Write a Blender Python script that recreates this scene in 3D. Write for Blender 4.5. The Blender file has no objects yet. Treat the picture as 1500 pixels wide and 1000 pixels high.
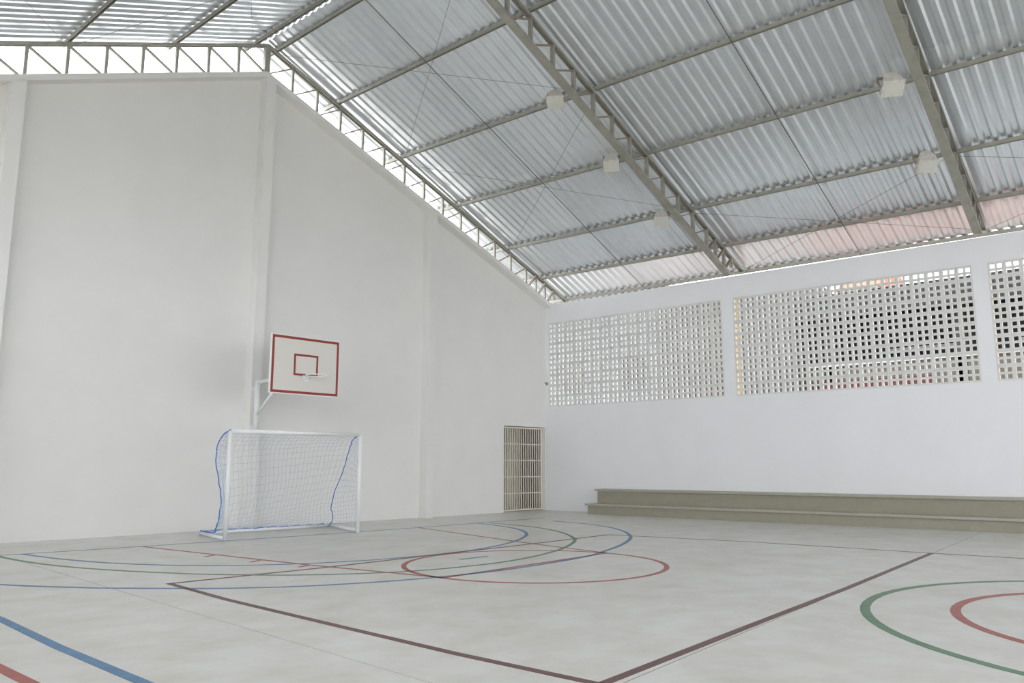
import bpy, bmesh, math, random
from mathutils import Vector, Matrix
random.seed(7)
S = bpy.context.scene
COL = S.collection

# ------------------------------------------------------------------ camera
cam_d = bpy.data.cameras.new('camera'); cam = bpy.data.objects.new('camera', cam_d); COL.objects.link(cam)
cam_d.sensor_width = 36.0; cam_d.sensor_fit = 'HORIZONTAL'; cam_d.lens = 1152.7756 / 1500 * 36
cam_d.clip_start = 0.05; cam_d.clip_end = 500
YAW, PITCH = .8566, .1568
fw = Vector((math.sin(YAW) * math.cos(PITCH), math.cos(YAW) * math.cos(PITCH), math.sin(PITCH)))
rt = Vector((math.cos(YAW), -math.sin(YAW), 0)); up = rt.cross(fw)
cam.matrix_world = Matrix(((rt.x, up.x, -fw.x, -19.519), (rt.y, up.y, -fw.y, -15.5185), (rt.z, up.z, -fw.z, 1.3473), (0, 0, 0, 1)))
S.camera = cam

# ------------------------------------------------------------------ world, sun, exposure
W = bpy.data.worlds.new('sky'); S.world = W; W.use_nodes = True
bg = W.node_tree.nodes['Background']; bg.inputs[0].default_value = (0.94, 0.96, 1.0, 1); bg.inputs[1].default_value = 4.3
sun_d = bpy.data.lights.new('sun', 'SUN'); sun_d.energy = 4.0; sun_d.angle = math.radians(2); sun_d.color = (1, .96, .9)
sun = bpy.data.objects.new('sun', sun_d); COL.objects.link(sun)
sd = Vector((.10, .12, -1)).normalized()          # a near-overhead tropical sun, slightly behind the viewer
sun.rotation_euler = sd.to_track_quat('-Z', 'Y').to_euler(); sun.location = (-10, -10, 30)
vs = S.view_settings; vs.view_transform = 'Standard'; vs.look = 'None'; vs.exposure = 0.22; vs.gamma = 1; vs.use_curve_mapping = False
S.cycles.use_denoising = True; S.cycles.max_bounces = 12; S.cycles.diffuse_bounces = 8; S.cycles.glossy_bounces = 5

# ------------------------------------------------------------------ materials
MATS = {}
def mat(name, col, rough=.6, metal=0., spec=.4, noise=0., nscale=3., col2=None, rnd=0., bump=0., bscale=60.):
    m = bpy.data.materials.new(name); m.use_nodes = True; nt = m.node_tree; b = nt.nodes['Principled BSDF']
    b.inputs['Roughness'].default_value = rough; b.inputs['Metallic'].default_value = metal
    b.inputs['Specular IOR Level'].default_value = spec
    c = (*col, 1)
    if noise or col2 or rnd:
        geo = nt.nodes.new('ShaderNodeNewGeometry'); n = nt.nodes.new('ShaderNodeTexNoise')
        n.inputs['Scale'].default_value = nscale; n.inputs['Detail'].default_value = 6; n.inputs['Roughness'].default_value = .6
        nt.links.new(geo.outputs['Position'], n.inputs['Vector'])
        r = nt.nodes.new('ShaderNodeValToRGB'); r.color_ramp.elements[0].position = .35; r.color_ramp.elements[1].position = .68
        k = col2 or tuple(v * (1 - noise) for v in col)
        r.color_ramp.elements[0].color = (*k, 1); r.color_ramp.elements[1].color = c
        nt.links.new(n.outputs['Fac'], r.inputs['Fac']); out = r.outputs['Color']
        if rnd:
            oi = nt.nodes.new('ShaderNodeObjectInfo'); mr = nt.nodes.new('ShaderNodeMapRange')
            mr.inputs['To Min'].default_value = 1 - rnd; mr.inputs['To Max'].default_value = 1 + rnd * .3
            nt.links.new(oi.outputs['Random'], mr.inputs['Value'])
            hs = nt.nodes.new('ShaderNodeHueSaturation'); nt.links.new(mr.outputs['Result'], hs.inputs['Value'])
            nt.links.new(out, hs.inputs['Color']); out = hs.outputs['Color']
        nt.links.new(out, b.inputs['Base Color'])
    else:
        b.inputs['Base Color'].default_value = c
    if bump:
        geo2 = nt.nodes.new('ShaderNodeNewGeometry'); n2 = nt.nodes.new('ShaderNodeTexNoise'); n2.inputs['Scale'].default_value = bscale
        nt.links.new(geo2.outputs['Position'], n2.inputs['Vector'])
        bp = nt.nodes.new('ShaderNodeBump'); bp.inputs['Strength'].default_value = bump; bp.inputs['Distance'].default_value = .01
        nt.links.new(n2.outputs['Fac'], bp.inputs['Height']); nt.links.new(bp.outputs['Normal'], b.inputs['Normal'])
    MATS[name] = m
    return m
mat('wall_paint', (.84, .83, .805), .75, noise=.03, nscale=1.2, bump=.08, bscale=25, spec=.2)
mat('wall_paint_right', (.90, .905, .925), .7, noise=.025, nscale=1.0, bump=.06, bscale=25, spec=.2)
mat('block', (.80, .80, .78), .8, noise=.05, nscale=4., spec=.2)
m_c = mat('concrete', (.72, .72, .70), .33, noise=.0, col2=(.655, .645, .61), nscale=.55, spec=.5)
nt = m_c.node_tree; bs = nt.nodes['Principled BSDF']; src = bs.inputs['Base Color'].links[0].from_socket      # fine mottling and brownish stains
g_ = nt.nodes.new('ShaderNodeNewGeometry'); n_ = nt.nodes.new('ShaderNodeTexNoise'); n_.inputs['Scale'].default_value = 1.7; n_.inputs['Detail'].default_value = 9; n_.inputs['Roughness'].default_value = .68
nt.links.new(g_.outputs['Position'], n_.inputs['Vector'])
r_ = nt.nodes.new('ShaderNodeValToRGB'); r_.color_ramp.elements[0].position = .30; r_.color_ramp.elements[0].color = (.86, .83, .76, 1); r_.color_ramp.elements[1].position = .58; r_.color_ramp.elements[1].color = (1, 1, 1, 1)
nt.links.new(n_.outputs['Fac'], r_.inputs['Fac'])
mx = nt.nodes.new('ShaderNodeMix'); mx.data_type = 'RGBA'; mx.blend_type = 'MULTIPLY'; mx.inputs[0].default_value = 1
nt.links.new(src, mx.inputs[6]); nt.links.new(r_.outputs['Color'], mx.inputs[7]); nt.links.new(mx.outputs[2], bs.inputs['Base Color'])
rr_ = nt.nodes.new('ShaderNodeMapRange'); rr_.inputs['To Min'].default_value = .42; rr_.inputs['To Max'].default_value = .27
nt.links.new(n_.outputs['Fac'], rr_.inputs['Value']); nt.links.new(rr_.outputs['Result'], bs.inputs['Roughness'])
mat('joint', (.10, .095, .09), .9)
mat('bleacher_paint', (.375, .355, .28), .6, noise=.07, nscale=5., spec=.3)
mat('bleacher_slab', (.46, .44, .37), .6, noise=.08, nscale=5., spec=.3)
mat('sheet', (.83, .87, .905), .29, metal=.8, noise=.06, nscale=2.5, rnd=.10)
mat('steel', (.42, .41, .355), .5, metal=.25, noise=.18, nscale=5.)
mat('rusty_steel', (.42, .36, .29), .6, metal=.2, noise=.3, nscale=9.)
mat('wire', (.20, .19, .175), .5, metal=.5)
mat('white_pipe', (.88, .89, .89), .35, spec=.5)
mat('board_white', (.74, .71, .66), .5)
mat('board_red', (.30, .045, .03), .5)
mat('rope_blue', (.07, .22, .62), .7)
mat('net_blue', (.30, .46, .72), .8)
mat('gate_paint', (.80, .76, .66), .5)
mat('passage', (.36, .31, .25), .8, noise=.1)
mat('lamp_body', (.74, .71, .65), .5, noise=.25, nscale=14.)
mat('lamp_glass', (.66, .66, .60), .25, spec=.6)
mat('paint_blue', (.12, .25, .42), .5, noise=.2, nscale=6.)
mat('paint_green', (.15, .27, .17), .5, noise=.2, nscale=6.)
mat('paint_red', (.42, .13, .11), .5, noise=.2, nscale=6.)
mat('paint_brown', (.175, .10, .095), .5, noise=.2, nscale=6.)
mat('paving', (.36, .35, .33), .9, noise=.1, nscale=.5)
mat('low_bounce_ground', (.11, .11, .105), .9, noise=.15, nscale=2.)  # dark tone for the added ground that keeps bounced light down
mat('earth', (.125, .052, .036), .9, noise=.25, nscale=.6)
mat('yellow_paint', (.42, .28, .08), .7)
mat('far_pale', (.13, .14, .155), .8, noise=.08)
mat('far_dark', (.018, .018, .02), .8)
mat('far_grey', (.055, .053, .05), .8, noise=.2)
mat('far_beige', (.10, .092, .075), .8, noise=.15)
mat('far_red', (.085, .024, .02), .8)
mat('far_white', (.6, .6, .58), .6)
mat('tile', (.32, .10, .04), .8, noise=.2)

# ------------------------------------------------------------------ helpers
def obj(name, bm, m, parent=None, smooth=False):
    me = bpy.data.meshes.new(name)
    if isinstance(bm, bpy.types.Mesh): me = bm
    else:
        bmesh.ops.recalc_face_normals(bm, faces=bm.faces)
        if smooth:
            for f in bm.faces: f.smooth = True
        bm.to_mesh(me); bm.free()
    if m and not me.materials: me.materials.append(MATS[m])
    o = bpy.data.objects.new(name, me); COL.objects.link(o)
    if parent: o.parent = parent
    return o
def tag(o, label=None, cat=None, group=None, kind=None):
    if label: o['label'] = label
    if cat: o['category'] = cat
    if group: o['group'] = group
    if kind: o['kind'] = kind
    return o
def thing(name, label, cat, group=None, loc=(0, 0, 0)):
    o = bpy.data.objects.new(name, None); COL.objects.link(o); o.empty_display_size = .1; o.location = loc
    return tag(o, label, cat, group)
def under(o, parent):       # parent a world-space mesh to an Empty that stands elsewhere
    o.parent = parent; o.matrix_parent_inverse = Matrix.Translation(-Vector(parent.location))
    return o
def hexa(bm, p):            # eight corners: bottom ring 0-3, top ring 4-7
    v = [bm.verts.new(q) for q in p]
    for f in ((3, 2, 1, 0), (4, 5, 6, 7), (0, 1, 5, 4), (1, 2, 6, 5), (2, 3, 7, 6), (3, 0, 4, 7)): bm.faces.new([v[i] for i in f])
def box(bm, x0, x1, y0, y1, z0, z1, f=None):
    f = f or (lambda x, y, z: (x, y, z))
    hexa(bm, [f(x0, y0, z0), f(x1, y0, z0), f(x1, y1, z0), f(x0, y1, z0), f(x0, y0, z1), f(x1, y0, z1), f(x1, y1, z1), f(x0, y1, z1)])
def frame_of(p, q, upv):
    d = (q - p).normalized(); s = d.cross(Vector(upv))
    if s.length < 1e-4: s = d.cross(Vector((1, 0, 0)))
    s.normalize(); u = s.cross(d).normalized()
    return d, s, u
def bar(bm, p, q, w, h, upv=(0, 0, 1)):   # solid bar, w sideways, h along up
    p, q = Vector(p), Vector(q); d, s, u = frame_of(p, q, upv)
    a = [(-w / 2, -h / 2), (w / 2, -h / 2), (w / 2, h / 2), (-w / 2, h / 2)]
    hexa(bm, [p + s * x + u * y for x, y in a] + [q + s * x + u * y for x, y in a])
def channel(bm, p, q, w, h, upv=(0, 0, 1), t=.008, openup=True):   # U profile
    p, q = Vector(p), Vector(q); d, s, u = frame_of(p, q, upv); k = 1 if openup else -1
    pts = [(-w / 2, h / 2), (-w / 2, -h / 2), (w / 2, -h / 2), (w / 2, h / 2), (w / 2 - t, h / 2), (w / 2 - t, -h / 2 + t), (-w / 2 + t, -h / 2 + t), (-w / 2 + t, h / 2)]
    A = [bm.verts.new(p + s * x + u * y * k) for x, y in pts]; B = [bm.verts.new(q + s * x + u * y * k) for x, y in pts]
    n = len(pts)
    for i in range(n): bm.faces.new((A[i], A[(i + 1) % n], B[(i + 1) % n], B[i]))
    for V in (A, B):
        for f in ((0, 1, 6, 7), (1, 2, 5, 6), (2, 3, 4, 5)): bm.faces.new([V[i] for i in f])
def tube(bm, pts, r, n=10, cap=True, closed=False):
    pts = [Vector(p) for p in pts]; rings = []; m = len(pts); prev = None
    for i, p in enumerate(pts):
        if closed: d = pts[(i + 1) % m] - pts[i - 1]
        else: d = (pts[min(i + 1, m - 1)] - pts[max(i - 1, 0)])
        d.normalize()
        ref = prev if prev is not None else (Vector((0, 0, 1)) if abs(d.z) < .9 else Vector((1, 0, 0)))
        s = d.cross(ref)
        if s.length < 1e-4: s = d.cross(Vector((0, 1, 0)))
        s.normalize(); u = s.cross(d).normalized(); prev = u
        rings.append([bm.verts.new(p + (s * math.cos(a) + u * math.sin(a)) * r) for a in [2 * math.pi * k / n for k in range(n)]])
    for i in range(m if closed else m - 1):
        A, B = rings[i], rings[(i + 1) % m]
        for k in range(n): bm.faces.new((A[k], A[(k + 1) % n], B[(k + 1) % n], B[k]))
    if cap and not closed:
        bm.faces.new(rings[0]); bm.faces.new(rings[-1])
def prism(bm, pts, off):    # polygon pts (Vectors) extruded by vector off
    a = [bm.verts.new(p) for p in pts]; b = [bm.verts.new(Vector(p) + Vector(off)) for p in pts]; n = len(pts)
    bm.faces.new(a); bm.faces.new(b[::-1])
    for i in range(n): bm.faces.new((a[i], a[(i + 1) % n], b[(i + 1) % n], b[i]))
def catmull(P, k=6):
    P = [Vector(p) for p in P]; out = []
    for i in range(len(P) - 1):
        a, b, c, d = P[max(i - 1, 0)], P[i], P[i + 1], P[min(i + 2, len(P) - 1)]
        for j in range(k):
            t = j / k
            out.append(.5 * ((2 * b) + (c - a) * t + (2 * a - 5 * b + 4 * c - d) * t * t + (3 * b - a - 3 * c + d) * t ** 3))
    return out + [P[-1]]

# layout of the hall: the corner of the end wall and the bleacher wall is the origin
EA, TA, TB, RA = -.0431, -.0282, .0142, -.0361
XA, SZ, SM, SL = -10.1046, 11.3289, .4088, .4046
HW, HE, X1 = 10.5231, 6.4884, -10.2046
YB = -31.0                                        # back edge of the roof, an open end
def EW(x, off, z): return Vector((x, EA * x - off, z))          # end wall, off towards the court
def RW(s, y, z): return Vector((RA * y + s, y, z))              # bleacher wall, s outwards
def roofz(x): return SZ - SM * (x - XA) if x > XA else SZ - SL * (XA - x)

# ------------------------------------------------------------------ floor
def lineA(i, y):   # joints running along the hall
    a = [(-21.6, 0), (-15.2, .06), (-3.2, -.03), (3, -.04)][i]; return a[0] + a[1] * y
def lineB(j, x):   # joints running across
    b = [(1.2, 0), (-6.45, -.012), (-11.93, .046), (-18.4, .03), (-24.4, .03), (-31.9, 0)][j]; return b[0] + b[1] * x
def crossing(i, j):
    y = -8.
    for _ in range(8): x = lineA(i, y); y = lineB(j, x)
    return x, y
floor = tag(obj('floor', (lambda bm: (box(bm, -21.6, 3, -31.9, 1.4, -.25, -.0045), bm)[1])(bmesh.new()), 'joint'), 'pale grey polished concrete sports court floor', None, kind='structure')
for i in range(3):
    for j in range(5):
        q = [crossing(i, j), crossing(i + 1, j), crossing(i + 1, j + 1), crossing(i, j + 1)]
        cx = sum(p[0] for p in q) / 4; cy = sum(p[1] for p in q) / 4
        g = .0055; q = [(x - g * math.copysign(1, x - cx), y - g * math.copysign(1, y - cy)) for x, y in q]
        bm = bmesh.new(); prism(bm, [Vector((x, y, -.004)) for x, y in q], (0, 0, .004)); obj('floor_slab', bm, 'concrete', floor)
def strip(P, w, m, label, closed=False):
    P = [Vector((x, y, 0)) for x, y in P]; n = len(P); bm = bmesh.new(); L = []; Rr = []
    for i, p in enumerate(P):
        d = (P[(i + 1) % n] - P[i - 1]) if closed else (P[min(i + 1, n - 1)] - P[max(i - 1, 0)])
        d.normalize(); s = Vector((-d.y, d.x, 0)) * w / 2
        L.append(p + s); Rr.append(p - s)
    z0, z1 = Vector((0, 0, .0002)), Vector((0, 0, .0025))
    ring = [[bm.verts.new(a) for a in (L[i] + z0, L[i] + z1, Rr[i] + z1, Rr[i] + z0)] for i in range(n)]
    for i in range(n if closed else n - 1):
        A, B = ring[i], ring[(i + 1) % n]
        for k in range(3): bm.faces.new((A[k], A[k + 1], B[k + 1], B[k]))
    return tag(obj('court_line', bm, m, floor), label)
def circle(cx, cy, r, n=72): return [(cx + r * math.cos(2 * math.pi * k / n), cy + r * math.sin(2 * math.pi * k / n)) for k in range(n)]
def arc(P): return [(p.x, p.y) for p in catmull([Vector((x, y, 0)) for x, y in P], 7)]
strip([(-16.9, -1.30), (-13.27, -1.80), (-10.33, -2.08), (-7.41, -2.27), (-3.05, -2.31)], .06, 'paint_blue', 'blue end line painted in front of the goal')
strip(arc([(-15.01, -1.58), (-14.89, -2.57), (-14.72, -3.35), (-14.51, -3.98), (-14.13, -4.71), (-13.59, -5.36), (-12.98, -5.81), (-12.56, -6.04), (-11.87, -6.29), (-10.85, -6.45), (-9.75, -6.39), (-8.4, -5.95), (-7.12, -5.16), (-6.24, -4.15), (-5.76, -3.05), (-5.53, -2.25)]), .07, 'paint_blue', 'inner blue goal area arc')
strip(arc([(-15.36, -1.6), (-15.31, -2.77), (-15.16, -3.73), (-14.88, -4.65), (-14.53, -5.46), (-14.2, -6.05), (-13.57, -6.84), (-12.79, -7.43), (-12.1, -7.72), (-11.4, -7.84), (-10.75, -7.86), (-9.9, -7.72), (-8.85, -7.38), (-7.65, -6.74), (-6.86, -6.05), (-6.2, -5.25), (-5.73, -4.42), (-5.43, -3.53), (-5.25, -2.45)]), .07, 'paint_green', 'green goal area arc')
strip(arc([(-16.75, -3.6), (-16.29, -4.93), (-15.78, -5.86), (-15.48, -6.28), (-14.95, -6.92), (-14.68, -7.2), (-14.11, -7.65), (-13.31, -8.05), (-12.57, -8.29), (-11.86, -8.42), (-10.92, -8.46), (-9.6, -8.37), (-8.75, -8.14), (-7.6, -7.74), (-6.37, -7.12), (-5.35, -6.33), (-4.6, -5.48), (-4.21, -4.8), (-3.93, -4.1), (-3.75, -3.2)]), .07, 'paint_blue', 'outer blue three point arc')
strip([(-16.9, -1.30), (-16.98, -7.28), (-17.06, -8.84), (-17.09, -10.4), (-17.15, -14.)], .085, 'paint_blue', 'wide blue side line')
strip([(-17.5, -1.2), (-17.56, -9.24), (-17.55, -14.)], .085, 'paint_red', 'wide red outer side line')
strip([(-13.27, -1.83), (-12.9, -6.0), (-12.56, -8.38)], .06, 'paint_red', 'red side line of the free throw lane')
strip([(-7.41, -2.3), (-8.59, -6.6), (-8.95, -8.33)], .06, 'paint_red', 'red side line of the free throw lane')
strip([(-12.56, -8.38), (-8.95, -8.33)], .06, 'paint_red', 'red free throw line')
strip(circle(-10.776, -8.357, 1.806), .07, 'paint_red', 'red free throw circle', True)
for a, b in (((-13.36, -4.07), (-13.1, -3.93)), ((-13.27, -5.19), (-13.01, -5.06)), ((-13.14, -6.18), (-12.91, -6.1))):
    strip([a, b], .06, 'paint_red', 'short red tick on the lane line')
strip([(-11.08, -7.19), (-10.52, -7.22)], .06, 'paint_blue', 'short blue penalty dash')
strip([(-14.99, -6.33), (-12.85, -6.47), (-8.59, -6.5), (-6.17, -6.47)], .07, 'paint_brown', 'dark brown volleyball end line')
strip([(-14.98, -6.31), (-15.12, -7.86), (-15.2, -9.86), (-15.25, -11.27), (-15.24, -12.5), (-15.2, -18.)], .075, 'paint_brown', 'dark brown volleyball side line')
strip([(-6.17, -6.46), (-5.73, -9.25), (-5.66, -11.88), (-5.56, -13.31), (-5.4, -18.)], .06, 'paint_brown', 'thin brown volleyball side line')
strip([(-5.70, -12.18), (-10.23, -12.38), (-12.85, -12.46), (-15.22, -12.54)], .075, 'paint_brown', 'dark brown volleyball attack line')
strip(circle(-10.487, -15.841, 3.04), .09, 'paint_green', 'large green centre circle', True)
strip(circle(-10.509, -15.615, 2.045), .09, 'paint_red', 'red centre circle inside the green one', True)

# ------------------------------------------------------------------ end wall with pilasters
TH = .2; DX0, DX1, DZ = -1.89, -.015, 2.54; XL = -20.45
def wtop(x, d=0): return HW - (HW - HE) / 10.2046 * abs(x - X1) - d
bm = bmesh.new()
back = EW(0, -TH, 0) - EW(0, 0, 0)
prism(bm, [EW(XL, 0, -.03), EW(DX0, 0, -.03), EW(DX0, 0, wtop(DX0, .1)), EW(X1, 0, wtop(X1, .1)), EW(XL, 0, wtop(XL, .1))], back)
prism(bm, [EW(DX0, 0, DZ), EW(.2, 0, DZ), EW(.2, 0, wtop(.2, .1)), EW(DX0, 0, wtop(DX0, .1))], back)
prism(bm, [EW(DX1, .0, -.03), EW(.2, .0, -.03), EW(.2, .0, DZ), EW(DX1, .0, DZ)], back)
wall_end = tag(obj('wall_end', bm, 'wall_paint'), 'tall white gable wall with three pilasters', kind='structure')
for x in (-15.29, X1, -5.115):
    bm = bmesh.new(); d = .07 * (1 if x != X1 else 0)
    P = [EW(x, .0, -.0), EW(x + .25, .0, 0), EW(x + .25, .27, 0), EW(x, .27, 0)]
    hexa(bm, P + [Vector((p.x, p.y, wtop(p.x, .12))) for p in P]); obj('pilaster', bm, 'wall_paint', wall_end)
for a, b in ((XL, X1), (X1, 0.0)):
    bm = bmesh.new()
    hexa(bm, [EW(a, -TH, wtop(a, .13)), EW(b, -TH, wtop(b, .13)), EW(b, .27, wtop(b, .13)), EW(a, .27, wtop(a, .13)),
              EW(a, -TH, wtop(a)), EW(b, -TH, wtop(b)), EW(b, .27, wtop(b)), EW(a, .27, wtop(a))])
    obj('cap_beam', bm, 'wall_paint', wall_end)

# barred gate in the doorway, with the passage behind it
gate = thing('barred_gate', 'beige steel barred gate filling the doorway beside the corner', 'gate', loc=tuple(EW(-.95, -.12, 0)))
def gp(x, z, off=-.16): return EW(x, off, z)
G0, G1 = DX0 + .03, DX1 - .03
bm = bmesh.new()
for a, b in (((G0, .04), (G1, .04)), ((G0, 2.50), (G1, 2.50))): bar(bm, gp(*a), gp(*b), .04, .04)
for x in (G0, G1): bar(bm, gp(x, .02), gp(x, 2.52), .04, .04, (0, 1, 0))
under(obj('gate_frame', bm, 'gate_paint'), gate)
nb = 18
for k in range(1, nb):
    x = G0 + (G1 - G0) * k / nb; bm = bmesh.new(); bar(bm, gp(x, .04), gp(x, 2.5), .026, .026, (0, 1, 0)); under(obj('bar', bm, 'gate_paint'), gate)
for k in range(1, 5):
    bm = bmesh.new(); bar(bm, gp(G0, .04 + 2.46 * k / 5, -.178), gp(G1, .04 + 2.46 * k / 5, -.178), .012, .03); under(obj('cross_rail', bm, 'gate_paint'), gate)
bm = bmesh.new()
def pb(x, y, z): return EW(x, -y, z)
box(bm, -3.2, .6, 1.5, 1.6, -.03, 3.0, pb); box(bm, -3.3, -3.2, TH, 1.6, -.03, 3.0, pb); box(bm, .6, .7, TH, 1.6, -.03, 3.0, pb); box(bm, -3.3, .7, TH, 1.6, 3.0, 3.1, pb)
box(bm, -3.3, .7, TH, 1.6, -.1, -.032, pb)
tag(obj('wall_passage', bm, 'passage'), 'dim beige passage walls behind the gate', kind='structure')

# ------------------------------------------------------------------ bleacher wall with breeze-block screens
ZS, ZT, RT = 3.19, 5.855, .15
bays = [(-.15, -6.005), (-6.32, -12.015), (-12.32, -18.05), (-18.36, -24.1), (-24.42, -30.4)]
bm = bmesh.new()
box(bm, 0, RT, YB, EA * 0 + .0, -.03, ZS, RW); box(bm, 0, RT, YB, .0, ZT, 6.46, RW)
edges = [0.0] + [v for b in bays for v in b] + [YB]
for i in range(0, len(edges), 2): box(bm, 0, RT, edges[i + 1], edges[i], ZS, ZT, RW)
wall_right = tag(obj('wall_right', bm, 'wall_paint_right'), 'long white side wall with breeze block screens above the bleachers', kind='structure')
def block_mesh(bw, bh):
    D = .095; hw_, hh = bw * .312, bh * .312; wx = bw * .134; wy = bh * .134; g = .003
    ys = [g, (bw - wx) / 2 - hw_, (bw - wx) / 2, (bw + wx) / 2, (bw + wx) / 2 + hw_, bw - g]
    zs = [g, (bh - wy) / 2 - hh, (bh - wy) / 2, (bh + wy) / 2, (bh + wy) / 2 + hh, bh - g]
    bm = bmesh.new(); F = [[bm.verts.new((0, -y, z)) for z in zs] for y in ys]; B = [[bm.verts.new((D, -y, z)) for z in zs] for y in ys]
    hole = {(1, 1), (1, 3), (3, 1), (3, 3)}
    for a in range(5):
        for c in range(5):
            if (a, c) in hole:
                r = [(a, c), (a + 1, c), (a + 1, c + 1), (a, c + 1)]
                for k in range(4):
                    p, q = r[k], r[(k + 1) % 4]; bm.faces.new((F[p[0]][p[1]], F[q[0]][q[1]], B[q[0]][q[1]], B[p[0]][p[1]]))
            else:
                for V in (F, B): bm.faces.new((V[a][c], V[a + 1][c], V[a + 1][c + 1], V[a][c + 1]))
    per = [(k, 0) for k in range(5)] + [(5, k) for k in range(5)] + [(5 - k, 5) for k in range(5)] + [(0, 5 - k) for k in range(5)]
    for k in range(20):
        p, q = per[k], per[(k + 1) % 20]; bm.faces.new((F[p[0]][p[1]], F[q[0]][q[1]], B[q[0]][q[1]], B[p[0]][p[1]]))
    bmesh.ops.recalc_face_normals(bm, faces=bm.faces)
    me = bpy.data.meshes.new('breeze_block'); bm.to_mesh(me); bm.free(); me.materials.append(MATS['block']); return me
for bi, (ya, yb) in enumerate(bays):
    NC, NR = 18, 8; bw, bh = (ya - yb) / NC, (ZT - ZS) / NR; me = block_mesh(bw, bh)
    bm = bmesh.new()     # mortar joints
    for k in range(NC + 1):
        y = ya - bw * k; y0, y1 = max(y - .0045, yb), min(y + .0045, ya); box(bm, .012, .095, y0, y1, ZS, ZT, RW)
    for k in range(NR + 1):
        z = ZS + bh * k; box(bm, .012, .095, yb, ya, max(z - .0045, ZS), min(z + .0045, ZT), RW)
    scr = tag(obj('block_screen', bm, 'block', wall_right), ['breeze block screen nearest the gate', 'breeze block screen in the middle bay', 'breeze block screen in the third bay', 'breeze block screen in the fourth bay', 'breeze block screen in the fifth bay'][bi])
    rest = bmesh.new()
    for c in range(NC):
        for r in range(NR):
            p = RW(.006, ya - bw * c, ZS + bh * r)
            if bi < 2 or (bi == 2 and c < 4):
                o = bpy.data.objects.new('breeze_block', me); COL.objects.link(o); o.parent = scr; o.location = p
            else:
                t = bmesh.new(); t.from_mesh(me); bmesh.ops.translate(t, verts=t.verts, vec=p); tm = bpy.data.meshes.new('t'); t.to_mesh(tm); t.free()
                rest.from_mesh(tm); bpy.data.meshes.remove(tm)
    if bi >= 2: tag(obj('breeze_block_field', rest, 'block', scr), kind='stuff')
    else: rest.free()
for k, yc in enumerate((-6.005, -12.015, -18.05, -24.1)):    # exterior columns behind the pillars, painted yellow
    bm = bmesh.new(); box(bm, RT, RT + .22, yc - .31, yc, -.03, 6.3, RW); obj('outer_column', bm, 'yellow_paint', wall_right)

# ------------------------------------------------------------------ bleachers
ble = thing('bleacher', 'two step olive grey painted concrete bleacher along the white wall', 'bleacher', loc=tuple(RW(-.5, -12, 0)))
YE = -30.5
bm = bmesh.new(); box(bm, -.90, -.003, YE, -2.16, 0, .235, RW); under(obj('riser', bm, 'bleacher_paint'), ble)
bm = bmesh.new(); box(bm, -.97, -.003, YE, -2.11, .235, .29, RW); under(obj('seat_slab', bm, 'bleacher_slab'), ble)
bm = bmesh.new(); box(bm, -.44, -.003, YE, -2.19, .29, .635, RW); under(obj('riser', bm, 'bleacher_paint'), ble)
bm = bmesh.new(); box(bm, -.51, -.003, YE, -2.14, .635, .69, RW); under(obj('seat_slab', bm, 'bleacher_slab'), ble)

# ------------------------------------------------------------------ roof: trusses, purlins, sheets
NODE = .7045
def truss(label, y_of, group, DEP=.64):
    t = thing('roof_truss', label, 'truss', group, loc=(XA, y_of(XA), roofz(XA)))
    def P(x, dz): return Vector((x, y_of(x), roofz(x) + dz))
    def put(name, bm, m='steel'): return under(obj(name, bm, m), t)
    for sgn in (1, -1):
        xs = [XA + sgn * NODE * k for k in range(14)] + [XA + sgn * (NODE * 13 + .46), XA + sgn * (NODE * 13 + .9), XA + sgn * (NODE * 13 + 1.33)]
        xend = XA + sgn * (NODE * 13 + 2.0)
        xb = xs[-1] - sgn * .25
        bm = bmesh.new(); channel(bm, P(XA, -.03), P(xend, -.03), .12, .06, openup=False); put('top_chord', bm)
        bm = bmesh.new(); channel(bm, P(XA, -DEP), P(xb, -DEP), .17, .07, openup=True); put('bottom_chord', bm)
        bm = bmesh.new(); bar(bm, P(xb, -DEP), P(xend, -.06), .10, .05); put('heel_bar', bm)
        for k, x in enumerate(xs):
            if k == 0 and sgn < 0: continue
            if k == 0:
                bm = bmesh.new(); bar(bm, P(x, -.05), P(x, -DEP), .09, .14, (1, 0, 0)); put('web_post', bm); continue
            zb = -DEP if abs(x - XA) < abs(xb - XA) else -DEP * .45
            bm = bmesh.new(); bar(bm, P(x, -.05), P(x, zb), (.06 if DEP > .7 else .085), .06, (1, 0, 0)); put('web_post', bm)
            bm = bmesh.new(); bar(bm, P(x, -.06), P(xs[k - 1], -DEP + .02), (.09 if k >= 14 else .05), (.045 if DEP > .7 and sgn < 0 else .028)); put('web_brace', bm, 'rusty_steel' if sgn > 0 else 'steel')
    return t
def lin(a, s): return lambda x: a * x + s
t_ys = [lin(EA, -.0357), lin(TA, -6.2524), lin(TB, -12.249), lin(.0142, -18.3), lin(.0142, -24.4), lin(0, -30.7)]
labs = ['grey steel lattice truss standing on top of the gable wall', 'grey steel lattice truss carrying three floodlights', 'grey steel lattice truss carrying two floodlights', 'grey steel lattice truss over the court centre', 'grey steel lattice truss beyond the court centre', 'grey steel lattice truss at the open end']
for k, (f, l) in enumerate(zip(t_ys, labs)): truss(l, f, 'roof trusses', .78 if k == 0 else .64)
YF = .95
pur = [(-9.86, -9.90), (-8.08, -8.06), (-6.00, -5.76), (-3.90, -3.66), (-1.80, -1.53), (-.19, .06), (1.05, 1.27)]
names = ['beside the ridge', 'second below the ridge', 'third below the ridge', 'fourth below the ridge', 'fifth below the ridge', 'next above the eave', 'at the eave']
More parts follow.
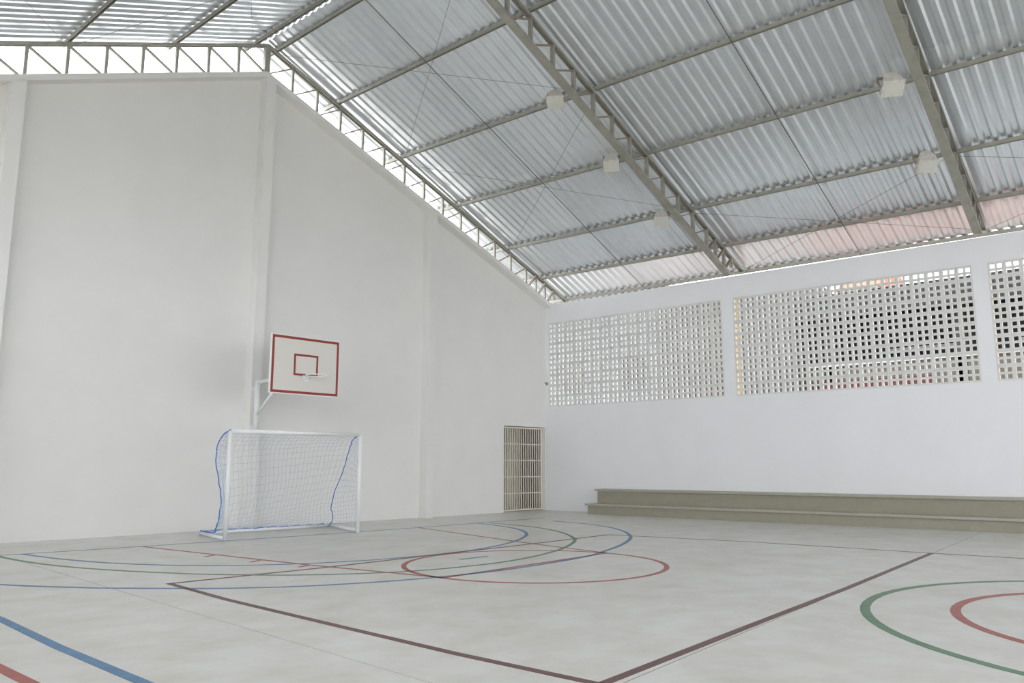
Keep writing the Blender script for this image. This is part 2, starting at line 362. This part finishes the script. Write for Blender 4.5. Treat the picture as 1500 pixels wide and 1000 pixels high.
def purlin(x0, x1, label, h=.085, w=.06):
    sl = (x1 - x0) / -12.3
    a, b = x0 + sl * YF, x0 + sl * YB
    bm = bmesh.new(); channel(bm, (a, YF, roofz(a) + h / 2 + .002), (b, YB, roofz(b) + h / 2 + .002), w, h, openup=False)
    # channel opens sideways in the real purlin: close the profile with a lip
    return tag(obj('purlin', bm, 'steel'), label, 'purlin', 'roof purlins')
for (a, b), n in zip(pur, names): purlin(a, b, 'grey steel purlin ' + n + ' on the slope above the bleachers')
for (a, b), n in zip([(-10.40, -10.34), (-12.25, -12.3), (-14.35, -14.42), (-16.45, -16.5), (-18.5, -18.6), (-20.1, -20.2), (-21.35, -21.4)], names):
    purlin(a, b, 'grey steel purlin ' + n + ' on the slope away from the bleachers')
roof = tag(obj('ceiling', (lambda bm: (bar(bm, (XA, YF, SZ + .22), (XA, YB, SZ + .22), .5, .01), bm)[1])(bmesh.new()), 'sheet'), 'corrugated galvanised metal roof on steel purlins', kind='structure')
PITCHW = .245
prof = [(0, 0), (.04, 0), (.083, .042), (.162, .042), (.205, 0)]     # across the sheet: pan, rib
def sheet(ya, nr, xa, xb, dz):
    pts = [(0, 0)]
    for k in range(nr): pts += [(k * PITCHW + a, h) for a, h in prof[1:]]
    pts.append((nr * PITCHW + .012, 0))
    bm = bmesh.new(); R = []
    for x in (xa, xb):
        z = roofz(x) + .108 + dz
        R.append([[bm.verts.new((x, ya - a, z + h + t)) for a, h in pts] for t in (0, .0015)])
    n = len(pts)
    for k in range(n - 1):
        bm.faces.new((R[0][0][k], R[0][0][k + 1], R[1][0][k + 1], R[1][0][k])); bm.faces.new((R[0][1][k], R[0][1][k + 1], R[1][1][k + 1], R[1][1][k]))
    for i in (0, 1):
        for k in range(n - 1): bm.faces.new((R[i][0][k], R[i][0][k + 1], R[i][1][k + 1], R[i][1][k]))
    for k in (0, n - 1): bm.faces.new((R[0][0][k], R[1][0][k], R[1][1][k], R[0][1][k]))
    return obj('roof_sheet', bm, 'sheet', roof)
ncol = int((YF - YB) / (4 * PITCHW)) + 1
for c in range(ncol):
    y = YF - c * 4 * PITCHW; dz = .002 * (c % 2)
    sheet(y, 4, XA + .02, -3.95, .006 + dz); sheet(y, 4, -4.15, 1.32, dz)
    sheet(y, 4, XA - .02, -16.3, .006 + dz); sheet(y, 4, -16.1, -21.55, dz)
for yc, xs_, lb in ((-3.0, (-9.9, 1.05), 'end wall and the truss of three floodlights'), (-9.35, (-9.9, 1.15), 'two trusses that carry floodlights'), (-15.3, (-9.9, 1.2), 'truss of two floodlights and the court centre')):
    bm = bmesh.new(); bar(bm, (xs_[0], yc, roofz(xs_[0]) - .03), (xs_[1], yc - .1, roofz(xs_[1]) - .03), .015, .014)
    tag(obj('sag_rod', bm, 'wire'), 'thin steel sag rod midway between the ' + lb, 'rod', 'sag rods')
bm = bmesh.new(); bar(bm, (-10.3, -3., roofz(-10.3) - .03), (-21.3, -3.1, roofz(-21.3) - .03), .015, .014)
tag(obj('sag_rod', bm, 'wire'), 'thin steel sag rod on the slope away from the bleachers', 'rod', 'sag rods')
def cross_brace(a, b, t, label):
    th = thing('cross_bracing', label, 'bracing wires', 'roof bracing wires', loc=((a + b) / 2, t_ys[t](a) - 3, roofz((a + b) / 2)))
    for i, (t0, t1) in enumerate(((t, t + 1), (t + 1, t))):
        sg = 1 if t1 > t0 else -1
        p = Vector((a, t_ys[t0](a) - .05 * sg, roofz(a) - .045 - .015 * i)); q = Vector((b, t_ys[t1](b) + .05 * sg, roofz(b) - .045 - .015 * i))
        bm = bmesh.new(); tube(bm, [p, q], .0045, 5); under(obj('wire', bm, 'wire'), th)
for a, b, t, lb in ((-9.8, -5.95, 0, 'upper pair of crossed bracing wires in the bay beside the gable wall'), (-5.8, -1.75, 0, 'lower pair of crossed bracing wires in the bay beside the gable wall'), (-1.6, .95, 1, 'crossed bracing wires near the eave between the floodlight trusses'), (-1.5, .95, 2, 'crossed bracing wires near the eave beyond the two lamp truss'), (-10.5, -14.25, 0, 'crossed bracing wires below the ridge away from the bleachers'), (-14.4, -18.5, 0, 'crossed bracing wires low on the slope away from the bleachers')):
    cross_brace(a, b, t, lb)

# ------------------------------------------------------------------ floodlights under the trusses
def floodlight(c, label):
    t = thing('floodlight', label, 'floodlight', 'roof floodlights', loc=c)
    w, d, h = .33, .28, .34
    bm = bmesh.new(); sec = [(-w / 2, -.02), (-w / 2, .12), (-w * .36, .22), (-w * .14, .28), (w * .14, .28), (w * .36, .22), (w / 2, .12), (w / 2, -.02)]
    A = [bm.verts.new((x, -d / 2, z)) for x, z in sec]; B = [bm.verts.new((x * .92, d / 2, z)) for x, z in sec]; n = len(sec)
    for i in range(n - 1): bm.faces.new((A[i], A[i + 1], B[i + 1], B[i]))
    bm.faces.new(A); bm.faces.new(B)
    bmesh.ops.bevel(bm, geom=bm.edges[:], offset=.006, segments=1, affect='EDGES')
    obj('reflector_shell', bm, 'lamp_body', t)
    bm = bmesh.new(); box(bm, -w / 2 - .015, w / 2 + .015, -d / 2 - .015, d / 2 + .015, -.05, -.022); obj('front_rim', bm, 'lamp_body', t)
    bm = bmesh.new(); box(bm, -w / 2 + .02, w / 2 - .02, -d / 2 + .02, d / 2 - .02, -.056, -.051); obj('glass', bm, 'lamp_glass', t)
    bm = bmesh.new()
    for i in range(4):
        z = .03 + .035 * i; box(bm, -w / 2 - .012, w / 2 + .012, -d / 2 - .012, -d / 2 + .0, z, z + .012)
    obj('cooling_fin', bm, 'lamp_body', t)
    bm = bmesh.new(); bar(bm, (-w / 2 - .03, 0, .05), (-w / 2 - .03, 0, .33), .05, .012, (1, 0, 0)); bar(bm, (w / 2 + .03, 0, .05), (w / 2 + .03, 0, .33), .05, .012, (1, 0, 0)); bar(bm, (-w / 2 - .036, 0, .335), (w / 2 + .036, 0, .335), .05, .012); obj('bracket', bm, 'rusty_steel', t)
    t.rotation_euler = Vector((.50, .30, .82)).to_track_quat('Z', 'Y').to_euler()
    return t
FL = [((-6.95, -5.85, 9.05), 'boxy white floodlight hung highest on the three lamp truss'), ((-4.92, -5.9, 8.22), 'boxy white floodlight in the middle of the three lamp truss'), ((-2.8, -5.95, 7.38), 'boxy white floodlight hung lowest on the three lamp truss'),
      ((-5.42, -12.1, 7.88), 'boxy white floodlight hung higher on the two lamp truss'), ((-3.12, -12.05, 7.16), 'boxy white floodlight hung lower on the two lamp truss')]
for c, l in FL: floodlight(c, l)

# ------------------------------------------------------------------ goal
GL, GR = Vector((-11.81, -1.90, 0)), Vector((-9.085, -2.28, 0)); BLk, BRk = Vector((-11.53, -.47, 0)), Vector((-8.58, -.66, 0)); GH = 1.99
goal = thing('futsal_goal', 'white tubular goal with blue net standing before the gable wall', 'goal', loc=tuple((GL + GR) / 2))
Z = lambda v, z: Vector((v.x, v.y, z))
r = .04
for p in (GL, GR): bm = bmesh.new(); tube(bm, [Z(p, 0), Z(p, GH)], r, 14); under(obj('post', bm, 'white_pipe', smooth=True), goal)
bm = bmesh.new(); tube(bm, [Z(GL, GH), Z(GR, GH)], r, 14); under(obj('crossbar', bm, 'white_pipe', smooth=True), goal)
for a, b in ((GL, BLk), (GR, BRk), (BLk, BRk)): bm = bmesh.new(); tube(bm, [Z(a, .04), Z(b, .04)], .034, 12); under(obj('ground_rail', bm, 'white_pipe', smooth=True), goal)
backL, backR = (BLk - GL), (BRk - GR)
SLt, SRt = Z(GL + backL * .54, 1.62), Z(GR + backR * .36, 1.72)
for p, q in ((GL, SLt), (GR, SRt)): bm = bmesh.new(); tube(bm, [Z(p, q.z), q], .006, 6); under(obj('net_support', bm, 'white_pipe'), goal)
# rope along the rear edges of the net, and the net itself between crossbar, ropes and rear rail
ropeL = catmull([Z(GL, GH + .03), Z(GL + backL * .32, 1.9), SLt, Z(GL + backL * .42, 1.2), Z(GL + backL * .22, .72), Z(GL + backL * .3, .33), Z(GL + backL * .4, .12), Z(GL + backL * .7, .09), Z(BLk, .09)], 5)
ropeR = catmull([Z(GR, GH + .0), Z(GR + backR * .25, 1.9), SRt, Z(GR + backR * .55, 1.3), Z(GR + backR * .85, .8), Z(GR + backR * .97, .45), Z(GR + backR * .9, .2), Z(BRk, .07)], 5)
for p in (ropeL, ropeR):
    bm = bmesh.new(); tube(bm, [q + Vector((random.uniform(-.012, .012), random.uniform(-.012, .012), 0)) for q in p], .011, 6); under(obj('border_rope', bm, 'rope_blue', smooth=True), goal)
low = []
for k in range(31):
    s = k / 30; p = BLk.lerp(BRk, s); low.append(Vector((p.x, p.y, .075 + .012 * math.sin(k * 2.1))) + Vector((random.uniform(-.01, .01), random.uniform(-.03, .03), 0)))
bm = bmesh.new(); tube(bm, low, .009, 6); under(obj('border_rope', bm, 'rope_blue', smooth=True), goal)
def along(P, s):
    f = s * (len(P) - 1); i = min(int(f), len(P) - 2); return P[i].lerp(P[i + 1], f - i)
NU, NV = 30, 24
rr = [ropeL, ropeR]
def backnet(u, v):
    a = along(ropeL, v) if v < 1 else ropeL[-1]; b = along(ropeR, v)
    base = a.lerp(b, u); rear = Z(BLk.lerp(BRk, u), base.z)
    s = math.sin(math.pi * u); sag = .10 * s * math.sin(math.pi * v)
    p = base.lerp(rear, .55 * min(1, s * 3) * v * (1 if v < .95 else 1))
    j = .012; return p + Vector((random.uniform(-j, j), random.uniform(-j, j) + sag * .3, random.uniform(-j, j)))
def netpart(fn, nu, nv):
    G = [[fn(i / nu, j / nv) for j in range(nv + 1)] for i in range(nu + 1)]; bm = bmesh.new()
    for i in range(nu + 1):
        for j in range(nv + 1):
            if j < nv: tube(bm, [G[i][j], G[i][j + 1]], .0019, 3, cap=False)
            if i < nu and j > 0: tube(bm, [G[i][j], G[i + 1][j]], .0019, 3, cap=False)
    o = under(obj('net', bm, 'net_blue'), goal); o['kind'] = 'stuff'; return o
netpart(backnet, NU, NV)
def sidenet(P, rope):
    def fn(u, v):
        j = .01; return Z(P, GH * (1 - v) + .05 * v).lerp(along(rope, v), u) + Vector((random.uniform(-j, j), random.uniform(-j, j), random.uniform(-j, j)))
    return fn
netpart(sidenet(GL, ropeL), 7, 22); netpart(sidenet(GR, ropeR), 9, 22)

# ------------------------------------------------------------------ basketball hoop
D = 2.15; BX, BW, BH, BZ = -10.10, 1.577, 1.165, 2.803
hoop = thing('basketball_hoop', 'white basketball backboard with red borders on a pipe bracket', 'hoop', loc=tuple(EW(-10.1, .27, 3.)))
def BP(x, z, o=0): return EW(BX + x, D + o, z)
bm = bmesh.new(); hexa(bm, [BP(-BW / 2, BZ, -.035), BP(BW / 2, BZ, -.035), BP(BW / 2, BZ, 0), BP(-BW / 2, BZ, 0), BP(-BW / 2, BZ + BH, -.035), BP(BW / 2, BZ + BH, -.035), BP(BW / 2, BZ + BH, 0), BP(-BW / 2, BZ + BH, 0)])
board = under(obj('backboard', bm, 'board_white'), hoop)
bm = bmesh.new(); fr = .012       # white steel rim around the board
for a, b in (((-BW / 2 - .01, BZ - .01), (-BW / 2 - .01, BZ + BH + .01)), ((BW / 2 + .01, BZ - .01), (BW / 2 + .01, BZ + BH + .01))): bar(bm, BP(a[0], a[1], -.02), BP(b[0], b[1], -.02), .02, .045, (0, 1, 0))
for z in (BZ - .01, BZ + BH + .01): bar(bm, BP(-BW / 2, z, -.02), BP(BW / 2, z, -.02), .045, .02)
under(obj('board_frame', bm, 'white_pipe'), hoop)
def outline(x0, x1, z0, z1, t, name):
    bm = bmesh.new()
    for a, b, c, d in ((x0, x1, z0, z0 + t), (x0, x1, z1 - t, z1), (x0, x0 + t, z0 + t, z1 - t), (x1 - t, x1, z0 + t, z1 - t)):
        hexa(bm, [BP(a, c, .0002), BP(b, c, .0002), BP(b, c, .003), BP(a, c, .003), BP(a, d, .0002), BP(b, d, .0002), BP(b, d, .003), BP(a, d, .003)])
    o = obj(name, bm, 'board_red'); o.parent = board; return o
outline(-BW / 2, BW / 2, BZ, BZ + BH, .052, 'border_stripe')
outline(-.285, .285, BZ + .375, BZ + .82, .042, 'target_square')
RZ = BZ + .365; bm = bmesh.new()
rc = BP(0.02, RZ, .15 + .225); tube(bm, [rc + Vector((.225 * math.cos(a), .225 * math.sin(a), 0)) for a in [2 * math.pi * k / 32 for k in range(32)]], .011, 8, closed=True)
under(obj('rim', bm, 'white_pipe', smooth=True), hoop)
bm = bmesh.new(); hexa(bm, [BP(-.07, RZ - .10, .004), BP(.07, RZ - .10, .004), BP(.07, RZ - .10, .012), BP(-.07, RZ - .10, .012), BP(-.07, RZ + .02, .004), BP(.07, RZ + .02, .004), BP(.07, RZ + .02, .012), BP(-.07, RZ + .02, .012)])
for s in (-.055, .055): bar(bm, BP(s, RZ - .0, .01), BP(s + .02, RZ, .17), .02, .02); bar(bm, BP(s, RZ - .09, .01), BP(s + .02, RZ - .012, .15), .014, .014)
under(obj('rim_bracket', bm, 'white_pipe'), hoop)
PX, PO = -10.14, .42
bm = bmesh.new(); tube(bm, [EW(PX, PO, 2.16), EW(PX, PO, 3.20)], .06, 16); under(obj('upright_pipe', bm, 'white_pipe', smooth=True), hoop)
bm = bmesh.new(); tube(bm, [EW(PX, PO - .04, 3.17), EW(BX, D - .05, 3.17)], .055, 16); under(obj('arm_pipe', bm, 'white_pipe', smooth=True), hoop)
bm = bmesh.new(); tube(bm, [EW(PX, PO + .03, 2.46), EW(PX, 1.35, 3.14)], .036, 12); under(obj('brace_pipe', bm, 'white_pipe', smooth=True), hoop)
for z in (2.17, 3.03):
    bm = bmesh.new()
    hexa(bm, [EW(PX - .07, .27, z - .06), EW(PX + .09, .27, z - .06), EW(PX + .09, .285, z - .06), EW(PX - .07, .285, z - .06), EW(PX - .07, .27, z + .06), EW(PX + .09, .27, z + .06), EW(PX + .09, .285, z + .06), EW(PX - .07, .285, z + .06)])
    bar(bm, EW(PX, .28, z), EW(PX, PO, z), .05, .05); under(obj('wall_clamp', bm, 'white_pipe'), hoop)
bm = bmesh.new(); bar(bm, BP(-.4, 3.17, -.06), BP(.4, 3.17, -.06), .05, .05); bar(bm, BP(0, 2.95, -.06), BP(0, 3.7, -.06), .05, .05, (0, 1, 0)); under(obj('board_mount', bm, 'white_pipe'), hoop)

# ------------------------------------------------------------------ open side: columns carrying the trusses away from the bleachers
for k in range(1, 6):
    x = -20.45; y = t_ys[k](x); bm = bmesh.new(); box(bm, x - .15, x + .15, y - .2, y + .2, -.03, roofz(x) - .7)
    tag(obj('column', bm, 'wall_paint'), 'white concrete column on the open side under a truss', 'column', 'open side columns')

bm = bmesh.new(); box(bm, -20.6, -20.45, -6.2, .9, -.03, 4.1); box(bm, -20.6, -20.45, -6.2, .9, 5.9, 6.4)  # unseen wall, its height and open band shaped to steer daylight inside
box(bm, -20.6, -20.45, YB, -6.2, -.03, 3.1)
tag(obj('wall_left_unseen', bm, 'wall_paint'), 'unseen white wall of the open side, height and opening shaped for the daylight', kind='structure')
bm = bmesh.new(); prism(bm, [Vector((-20.45, YB, 5.5)), Vector((.9, YB, 5.5)), Vector((.9, YB, 6.4)), Vector((XA, YB, 10.6)), Vector((-20.45, YB, 6.4))], (0, -.2, 0))  # unseen gable, added to keep light off the wall tops and roof sheets
tag(obj('wall_front_unseen', bm, 'wall_paint'), 'unseen white gable over the open end, added to shade the wall tops', kind='structure')
# ------------------------------------------------------------------ outside
bm = bmesh.new(); box(bm, -80, 80, -80, 80, -.6, -.26); tag(obj('ground', bm, 'paving'), 'pale concrete paving around the hall', kind='structure')
bm = bmesh.new(); box(bm, .9, 11.5, 0, 30, -.259, -.21); box(bm, .9, 11.5, -5.5, -.001, -.259, -.21); tag(obj('ground_low_bounce', bm, 'low_bounce_ground'), 'unseen dark ground outside the first screen, added to cut bounced light', kind='structure')  # unseen dark ground, added to cut bounce onto the roof overhang
bm = bmesh.new(); box(bm, .9, 10.5, -31, -5.51, -.259, -.2); tag(obj('ground_bed', bm, 'earth'), 'strip of red bare earth outside the bleacher wall', kind='structure')
nb_ = thing('neighbour_building', 'two storey school block with dark galleries seen through the screens', 'building', loc=(15, -6, -.26))
def part(name, m, *b):
    bm = bmesh.new()
    for q in b: box(bm, *q)
    return under(obj(name, bm, m), nb_)
part('rear_wall', 'far_grey', (15.2, 15.4, -30, 2.2, -.26, 7.9))
part('gallery_slab', 'far_grey', (12.0, 15.2, -30, 2.2, 3.5, 3.75))
part('parapet', 'far_beige', (12.0, 12.15, -30, 2.2, 3.75, 5.2))
part('parapet_band', 'far_red', (11.96, 12.0, -8.5, 2.2, 3.6, 4.62))
part('coping', 'far_white', (11.9, 12.3, -30, 2.2, 5.2, 5.27))
part('roof_slab', 'far_dark', (11.0, 16, -30, 2.2, 7.55, 7.85))
part('fascia', 'far_dark', (10.9, 11.0, -30, 2.2, 6.95, 7.87))
part('stair_tower', 'far_grey', (10.8, 15.6, -3.9, 2.2, -.26, 9.0))
for k in range(7): part('gallery_column', 'far_grey', (12.0, 12.3, -28 + 4.6 * k, -27.6 + 4.6 * k, -.26, 7.55))
for k in range(6):
    part('window', 'far_dark', (15.14, 15.2, -27 + 4.6 * k, -24.6 + 4.6 * k, 5.0, 6.6)); part('louvre', 'far_white', (15.08, 15.14, -27 + 4.6 * k, -24.6 + 4.6 * k, 6.0, 6.14))
ph = thing('pale_house', 'pale grey rendered house wall beyond the first screen', 'house', loc=(14, 8, -.26))
for nm, m, b in (('wall', 'far_pale', (12.0, 17, 2.4, 16, -.26, 9.4)), ('window', 'far_grey', (11.96, 12.0, 3.6, 5.0, 5.0, 6.4)), ('window', 'far_grey', (11.96, 12.0, 7.2, 8.6, 5.0, 6.4)), ('roof', 'far_grey', (11.6, 17.4, 2.3, 16.4, 9.4, 9.6))):
    bm = bmesh.new(); box(bm, *b); under(obj(nm, bm, m), ph)
tr = thing('tiled_house', 'orange tiled roof of a house beyond the school block', 'house', loc=(27, -2.5, -.26))
bm = bmesh.new(); box(bm, 24, 30, -3.5, -1.5, -.26, 10.75); under(obj('wall', bm, 'far_white'), tr)
bm = bmesh.new(); prism(bm, [Vector((23.6, -3.7, 10.75)), Vector((30.4, -3.7, 10.75)), Vector((27, -3.7, 12.2))], (0, 2.4, 0)); under(obj('roof', bm, 'tile'), tr)
hk = thing('wall_hook', 'small dark hook on the bleacher wall at the corner below the screen middle', 'hook', loc=tuple(RW(0, -.06, 3.92)))
bm = bmesh.new(); hexa(bm, [RW(-.012, -.10, 3.87), RW(-.001, -.10, 3.87), RW(-.001, -.03, 3.87), RW(-.012, -.03, 3.87), RW(-.012, -.10, 3.97), RW(-.001, -.10, 3.97), RW(-.001, -.03, 3.97), RW(-.012, -.03, 3.97)]); under(obj('plate', bm, 'rusty_steel'), hk)
bm = bmesh.new(); tube(bm, [RW(-.01, -.065, 3.94), RW(-.09, -.065, 3.93), RW(-.12, -.065, 3.96)], .013, 8); under(obj('hook', bm, 'rusty_steel'), hk)
